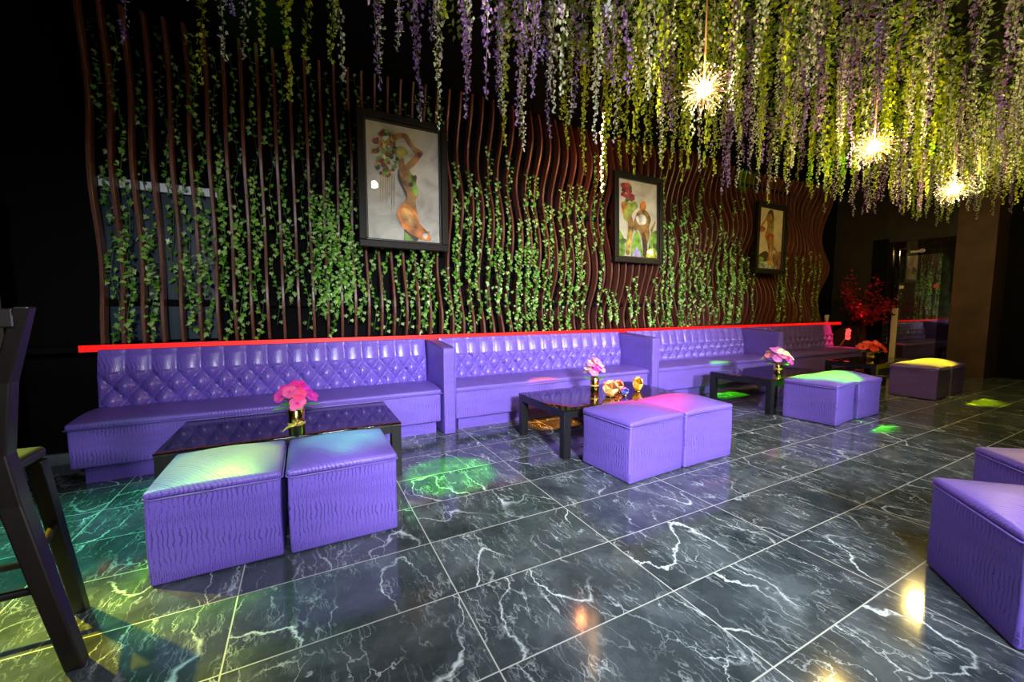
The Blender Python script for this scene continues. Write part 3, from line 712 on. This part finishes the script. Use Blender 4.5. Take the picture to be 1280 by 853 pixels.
for iy in range(16):
    for ix in range(58):
        x = -.85+ix*sp+(iy%2)*sp*.5+rb.uniform(-.06,.06); y = .25+iy*sp+rb.uniform(-.06,.06)
        if x > 10.7 or y > 3.42: continue
        keep = .62 if x < .4 else (.80 if x < 1.1 else .99)
        if rb.random() > keep: continue
        if y < 1.5 and x > 2.2 and rb.random() > .55: continue
        if any((x-a)**2+(y-b)**2 < (.19 if q != 1 else .10)**2 for q, (a, b, c) in enumerate(LAMPS)): continue
        zb = rb.uniform(2.66,3.12)+(.05 if x > 8 else 0)
        if not seen((x,y,zb)) and not seen((x,y,CEIL-.2)): continue
        spots.append((x,y,zb))
for x, y, zb in spots:
    g = sin(x*1.9+1.3*sin(y*1.7))+.7*sin(y*2.6+x*.8)+rb.gauss(0,.9)
    kd = 'purple' if g > 1.05 else ('leaf' if g < -.35 else 'white')
    if cnt[kd] >= 298: kd = min(cnt, key=cnt.get)
    cnt[kd] += 1
    L, me, lf = BV[kd][rb.randrange(5)]; nm, lab, cat, grp = INFO[kd]
    Lx = CEIL-zb; sc = min(1.25, max(.8, Lx/L)); zt = zb+L*sc
    o = link(nm, me, None, (x,y,CEIL)); tag(o, lab, cat, grp)
    o.rotation_euler = (0,0,rb.uniform(0,6.28)); o.scale = (1,1,Lx/L)
    d = sqrt(x*x+y*y)
    if d < 5.5:
        link('leaves', lf, o)
# leafy cover the strands hang from
mb = MB(); rc = random.Random(8)
for k in range(9000):
    x, y, z = rc.uniform(-.9,10.9), rc.uniform(.2,3.5), CEIL-abs(rc.gauss(0,.16))-.01
    if x < 1.2 and rc.random() < .7: continue
    if 3.2 < x < 4.6 and .3 < y < 1.2 and rc.random() < .75: continue
    d = Vector((rc.gauss(0,1),rc.gauss(0,1),rc.gauss(-.6,.5))).normalized(); n = Vector((rc.gauss(0,.4),rc.gauss(0,.4),-1)); s = d.cross(n).normalized(); L = rc.uniform(.05,.085); o = Vector((x,y,z))
    mb.add([tuple(o), tuple(o+d*L*.35-s*L*.27), tuple(o+d*L), tuple(o+d*L*.35+s*L*.27)], [(0,1,2,3)])
o = obj('leaf_canopy', mb, M_canopy); tag(o, 'thin green leaf cover spread over the black ceiling above the hanging flowers', 'foliage'); o['kind'] = 'stuff'

# ------------------------------------------------------------------ starburst lamps
M_bulb = simple('warm_bulb', (1,.9,.7), .3, emit=(1,.80,.50), es=70)
M_spark = simple('spark_tip', (1,.9,.7), .3, emit=(1,.78,.45), es=9)
M_wire = simple('copper_wire', (.80,.50,.32), .35, metal=.7)
def starburst(x, y, z, label, seed, r=.17):
    rr = random.Random(seed); t = thing('starburst_lamp', label, 'lamp', (x,y,z), 0, 'starburst lamps among the hanging flowers')
    mb = MB(); mb.tube([(0,0,.03),(0,0,CEIL-z)], .006, 8); mb.lathe([(.05,CEIL-z-.02),(.05,CEIL-z)], 12); obj('hanging_rod', mb, M_wire, t, True)
    mb = MB(); mb.lathe([(.0,-.042)]+[(.042*sin(pi*k/8), -.042*cos(pi*k/8)) for k in range(1,8)]+[(0,.042)], 12); obj('core', mb, M_bulb, t, True)
    wi = MB(); bl = MB()
    for k in range(130):
        zc = 1-2*(k+.5)/130; a = k*2.39996; d = Vector((sqrt(1-zc*zc)*cos(a), sqrt(1-zc*zc)*sin(a), zc)); L = r*rr.uniform(.65,1.1)
        m = d*L*.6+Vector((rr.gauss(0,.008),rr.gauss(0,.008),0)); e = d*L+Vector((rr.gauss(0,.015),rr.gauss(0,.015),-.012))
        wi.tube([d*.028, m, e], [.0020,.0017,.0014], 3, False)
        q = .0030; bl.add([tuple(e+Vector(v)*q) for v in ((1,0,0),(-1,0,0),(0,1,0),(0,-1,0),(0,0,1),(0,0,-1))], [(0,2,4),(2,1,4),(1,3,4),(3,0,4),(2,0,5),(1,2,5),(3,1,5),(0,3,5)])
    w = obj('wires', wi, M_wire, t); w['kind'] = 'stuff'
    b = obj('light_tips', bl, M_spark, t); b['kind'] = 'stuff'
for i, (a, l) in enumerate(zip(LAMPS, ('starburst lamp with bright wire tips, nearest one, above and right of the middle painting', 'starburst lamp halfway between the nearest lamp and the one by the brown pier', 'starburst lamp farthest off, glowing in front of the brown pier beside the door'))):
    starburst(*a, l, 80+i)
# short warm light string by the wall
t = thing('light_string', 'warm string of tiny bulbs hanging vertically between the flowers near the wall', 'string lights', (3.22,3.9,CEIL))
mb = MB(); path = [(.015*sin(k*.8), .01*cos(k), -k*.045) for k in range(int((CEIL-2.66)/.045)+1)]; mb.tube(path, .003, 5); obj('wire', mb, M_wire, t, True)
for k, p in enumerate(path):
    if p[2] > -.35: continue
    mb = MB(); mb.lathe([(0,-.014),(.009,-.006),(.011,.002),(.006,.010),(0,.012)], 8, (p[0]+.012*(-1)**k, p[1]-.012, p[2])); obj('bulb', mb, simple('string_bulb', (1,.7,.4), .3, emit=(1,.55,.18), es=40) if k == 0 else bpy.data.materials.get('string_bulb') or simple('string_bulb', (1,.7,.4), .3, emit=(1,.55,.18), es=40), t, True)

# ------------------------------------------------------------------ red tree in the corner
t = thing('red_tree', 'red-leaved artificial tree in the corner beyond the last bench', 'tree', (10.62,4.25,0))
mb = MB(); mb.lathe([(0,0),(.13,0),(.17,.30),(.175,.34),(.15,.34),(.14,.30),(0,.29)], 24); obj('pot', mb, M_frame, t, True)
br = MB(); lf = MB(); rt = random.Random(14)
br.tube([(0,0,.28),(.01,.0,.7),(-.02,.0,1.05)], [.03,.025,.02], 7)
tips = [(-.30,.05,1.92),(-.36,.10,1.62),(-.30,-.1,1.35),(.02,-.25,1.82),(.1,-.3,1.55),(-.05,-.55,1.40),(-.1,-.42,1.30),(-.15,.1,1.5),(-.30,-.2,1.22),(-.2,-.62,1.28),(.1,-.15,1.2),(-.35,.15,1.78),(-.1,-.3,1.15)]
for e in tips:
    e = Vector(e); s = Vector((-.02,0,rt.uniform(.9,1.05))); pts = []
    for k in range(6):
        q = s.lerp(e, k/5); q += Vector((rt.gauss(0,.015),rt.gauss(0,.015),.06*sin(pi*k/5))); pts.append(q)
    br.tube(pts, [.012,.010,.008,.006,.004,.002], 5)
    for k in range(70):
        q = s.lerp(e, rt.uniform(.35,1.05))+Vector((rt.gauss(0,.055),rt.gauss(0,.055),rt.gauss(.02,.06)))
        d = Vector((rt.gauss(0,1),rt.gauss(0,1),rt.gauss(-.3,.7))).normalized(); n = Vector((rt.gauss(0,.5),rt.gauss(-.6,.5),rt.gauss(.4,.5))).normalized(); sd = d.cross(n).normalized(); L = rt.uniform(.04,.07)
        for ang in (-.6,0,.6):
            dd = (d*cos(ang)+sd*sin(ang)); s2 = dd.cross(n).normalized()
            lf.add([tuple(q), tuple(q+dd*L*.5-s2*L*.16), tuple(q+dd*L), tuple(q+dd*L*.5+s2*L*.16)], [(0,1,2,3)])
obj('branches', br, M_stool, t, True); obj('leaves', lf, M_redleaf, t)
# glass and pale sprig at the end of the ledge
t = thing('tumbler', 'small pale glass tumbler standing on the ledge beside the red tree', 'glass', (10.2,4.66,.988))
mb = MB(); mb.lathe([(0,0),(.034,0),(.042,.16),(.040,.16),(.032,.01),(0,.01)], 18); obj('bowl', mb, simple('pale_glass', (.55,.6,.62), .1), t, True)
t = thing('blossom_sprig', 'single pale pink blossom sprig at the end of the last bench', 'flower', (9.75,4.2,.49))  # unclear pale pink shape on a slanted stem, modelled as blossoms
mb = MB(); mb.tube([(0,0,0),(.10,.0,.08),(.20,-.02,.2),(.26,-.03,.34)], .006, 6); obj('stem', mb, M_stem, t, True)
mpk = foliage('pale_pink_petal', [(.85,.5,.58),(.9,.72,.74)])
for c in ((.26,-.03,.34),(.22,-.04,.27),(.20,-.05,.20)):
    mb = MB(); c = Vector(c); n = Vector((-.6,-.7,.2)).normalized(); u = n.orthogonal().normalized(); w = n.cross(u)
    for q in range(5): petal(mb, c, u*cos(1.257*q)+w*sin(1.257*q)+n*.2, n, .055, .05)
    obj('blossom', mb, mpk, t, True)

# ------------------------------------------------------------------ bar chair at the left edge
t = thing('bar_chair', 'dark wooden high-back bar chair cut off by the left edge of the frame', 'chair', (-1.2,2.0,0))
def limb(P, hw, hd, name):
    mb = MB(); vs = []; k_ = len(P)
    for (px,py,pz), a, b in zip(P, hw, hd): vs += [(px-a,py-b,pz),(px+a,py-b,pz),(px+a,py+b,pz),(px-a,py+b,pz)]
    fs = []
    for i in range(k_-1):
        for k in range(4): fs.append((i*4+k, i*4+(k+1)%4, (i+1)*4+(k+1)%4, (i+1)*4+k))
    fs += [(3,2,1,0), tuple((k_-1)*4+k for k in range(4))]; mb.add(vs, fs); return obj(name, mb, M_stool, t, bevel=.006)
for m in (1, -1):       # rear legs run on into the back posts
    cx = 0 if m == 1 else -.62
    limb([(cx+m*.42,-.06,0),(cx+m*.355,-.04,.3),(cx+m*.285,-.01,.62),(cx+m*.262,-.01,.80),(cx+m*.30,-.03,1.05),(cx+m*.385,-.08,1.305)], [.026,.028,.030,.028,.024,.020], [.026,.03,.034,.032,.028,.024], 'leg')
    limb([(cx+m*.305,.30,0),(cx+m*.272,.265,.35),(cx+m*.24,.235,.70)], [.021,.024,.026], [.021,.024,.026], 'leg')
mb = MB(); mb.rbox(-.88, .262, -.02, .27, .70, .75, .02, 8); obj('seat', mb, simple('black_seat_vinyl', (.012,.012,.014), .35), t, True, weld=.0005)
mb = MB(); mb.box(-.98, .365, -.10, -.05, 1.235, 1.30); mb.box(-.88, .26, -.05, -.01, 1.0, 1.07); obj('back_rail', mb, M_stool, t, bevel=.006)
mb = MB(); mb.tube([(-.97,-.04,.31),(.352,-.04,.31)], .014, 8); mb.tube([(-.9,.27,.27),(.28,.27,.27)], .014, 8); mb.tube([(.33,-.03,.42),(.265,.26,.42)], .014, 8); mb.tube([(-.95,-.03,.42),(-.885,.26,.42)], .014, 8)
obj('stretcher', mb, M_stool, t, True)

# ------------------------------------------------------------------ light
def aim(o, tgt):
    d = Vector(tgt)-o.location; o.rotation_euler = d.to_track_quat('-Z', 'Y').to_euler()
def area(name, loc, tgt, sx, sy, W, col=(1,1,1)):
    l = bpy.data.lights.new(name, 'AREA'); l.shape = 'RECTANGLE'; l.size = sx; l.size_y = sy; l.energy = W; l.color = col
    o = bpy.data.objects.new(name, l); C.objects.link(o); o.location = loc; aim(o, tgt); return o
def spot(name, loc, tgt, W, col, ang, blend=.35, r=.03):
    l = bpy.data.lights.new(name, 'SPOT'); l.energy = W; l.color = col; l.spot_size = radians(ang); l.spot_blend = blend; l.shadow_soft_size = r
    o = bpy.data.objects.new(name, l); C.objects.link(o); o.location = loc; aim(o, tgt); return o
def point(name, loc, W, col, r=.05):
    l = bpy.data.lights.new(name, 'POINT'); l.energy = W; l.color = col; l.shadow_soft_size = r
    o = bpy.data.objects.new(name, l); C.objects.link(o); o.location = loc; return o
spot('room_wash', (.5,-2.3,2.4), (2.8,4.3,.35), 1800, (.92,.96,1), 56, 1, .3)
spot('room_wash', (4.4,-2.2,2.5), (4.7,4.3,.55), 1000, (.94,.97,1), 55, 1, .35)
spot('room_wash', (-.3,-2.4,2.3), (-.4,4.4,.8), 480, (.92,.96,1), 42, 1, .3)
spot('front_floor_fill', (1.0,-.7,3.3), (1.4,1.5,0), 250, (.86,.92,1), 95, 1, .15)  # added fill for the front floor and ottoman tops, no fixture
for i, (x,y,z) in enumerate(LAMPS): point('starburst_and_extra_light', (x,y,z), (85,170,240)[i], (1,.70,.17), .06)
point('starburst_and_extra_light', (9.2,1.4,2.75), 15, (1,.70,.24), .06)  # extra unseen lamp for the far end, no starburst hangs here
point('starburst_and_extra_light', (1.1,2.2,3.3), 12, (1,.85,.6), .06)
point('string_glow', (3.22,4.15,2.95), 9, (1,.30,.08), .05)
G = (.10,1,.0); YL = (1,.80,.0); RDc = (1,.02,.05)
spot('party_spot', (-.5,3.7,3.0), (-.44,2.62,.47), 1000, (.42,1,.0), 16, .9)
spot('party_spot', (.1,3.7,3.0), (.22,2.72,.47), 700, (.12,1,.22), 14, .9)
spot('party_spot', (-2.4,3.5,2.7), (-1.05,1.85,0), 900, (1,.80,.0), 27, .7)
spot('party_spot', (-1.9,3.6,2.8), (-1.0,2.8,0), 288, (.1,1,.5), 50, .9)
spot('party_spot', (.9,3.7,2.9), (.98,2.95,0), 1008, G, 15, .5)
spot('party_spot', (2.8,3.7,3.0), (2.70,2.70,.46), 1500, RDc, 23, .9)
spot('party_spot', (5.7,3.7,3.0), (5.55,2.60,.48), 4200, G, 18, .5)
spot('party_spot', (8.4,3.7,3.0), (8.3,2.50,.48), 2400, (.85,1,0), 19, .5)
spot('party_spot', (5.6,3.76,3.0), (5.6,3.78,0), 1200, G, 13, .4)
spot('party_spot', (2.4,3.76,3.0), (2.45,3.76,0), 720, (1,.30,.02), 13, .4)
spot('party_spot', (9.6,3.5,3.0), (10.1,4.3,.7), 800, RDc, 22, .8)
spot('party_spot', (3.9,-.4,2.2), (5.9,2.6,3.05), 1200, G, 5, .8)
spot('party_spot', (-.25,3.75,3.1), (-.27,4.5,3.94), 14, G, 42, .9)

sc = bpy.context.scene
w = bpy.data.worlds.new('world'); sc.world = w; w.use_nodes = True
w.node_tree.nodes['Background'].inputs[0].default_value = (.5,.6,.8,1); w.node_tree.nodes['Background'].inputs[1].default_value = .006
sc.view_settings.view_transform = 'Standard'; sc.view_settings.look = 'None'; sc.view_settings.gamma = 1; sc.view_settings.use_curve_mapping = False
sc.view_settings.exposure = .7
try:
    sc.cycles.use_denoising = True; sc.cycles.max_bounces = 6; sc.cycles.transparent_max_bounces = 12; sc.cycles.sample_clamp_indirect = 4
except Exception: pass
print('strands', cnt, 'objects', len(bpy.data.objects))
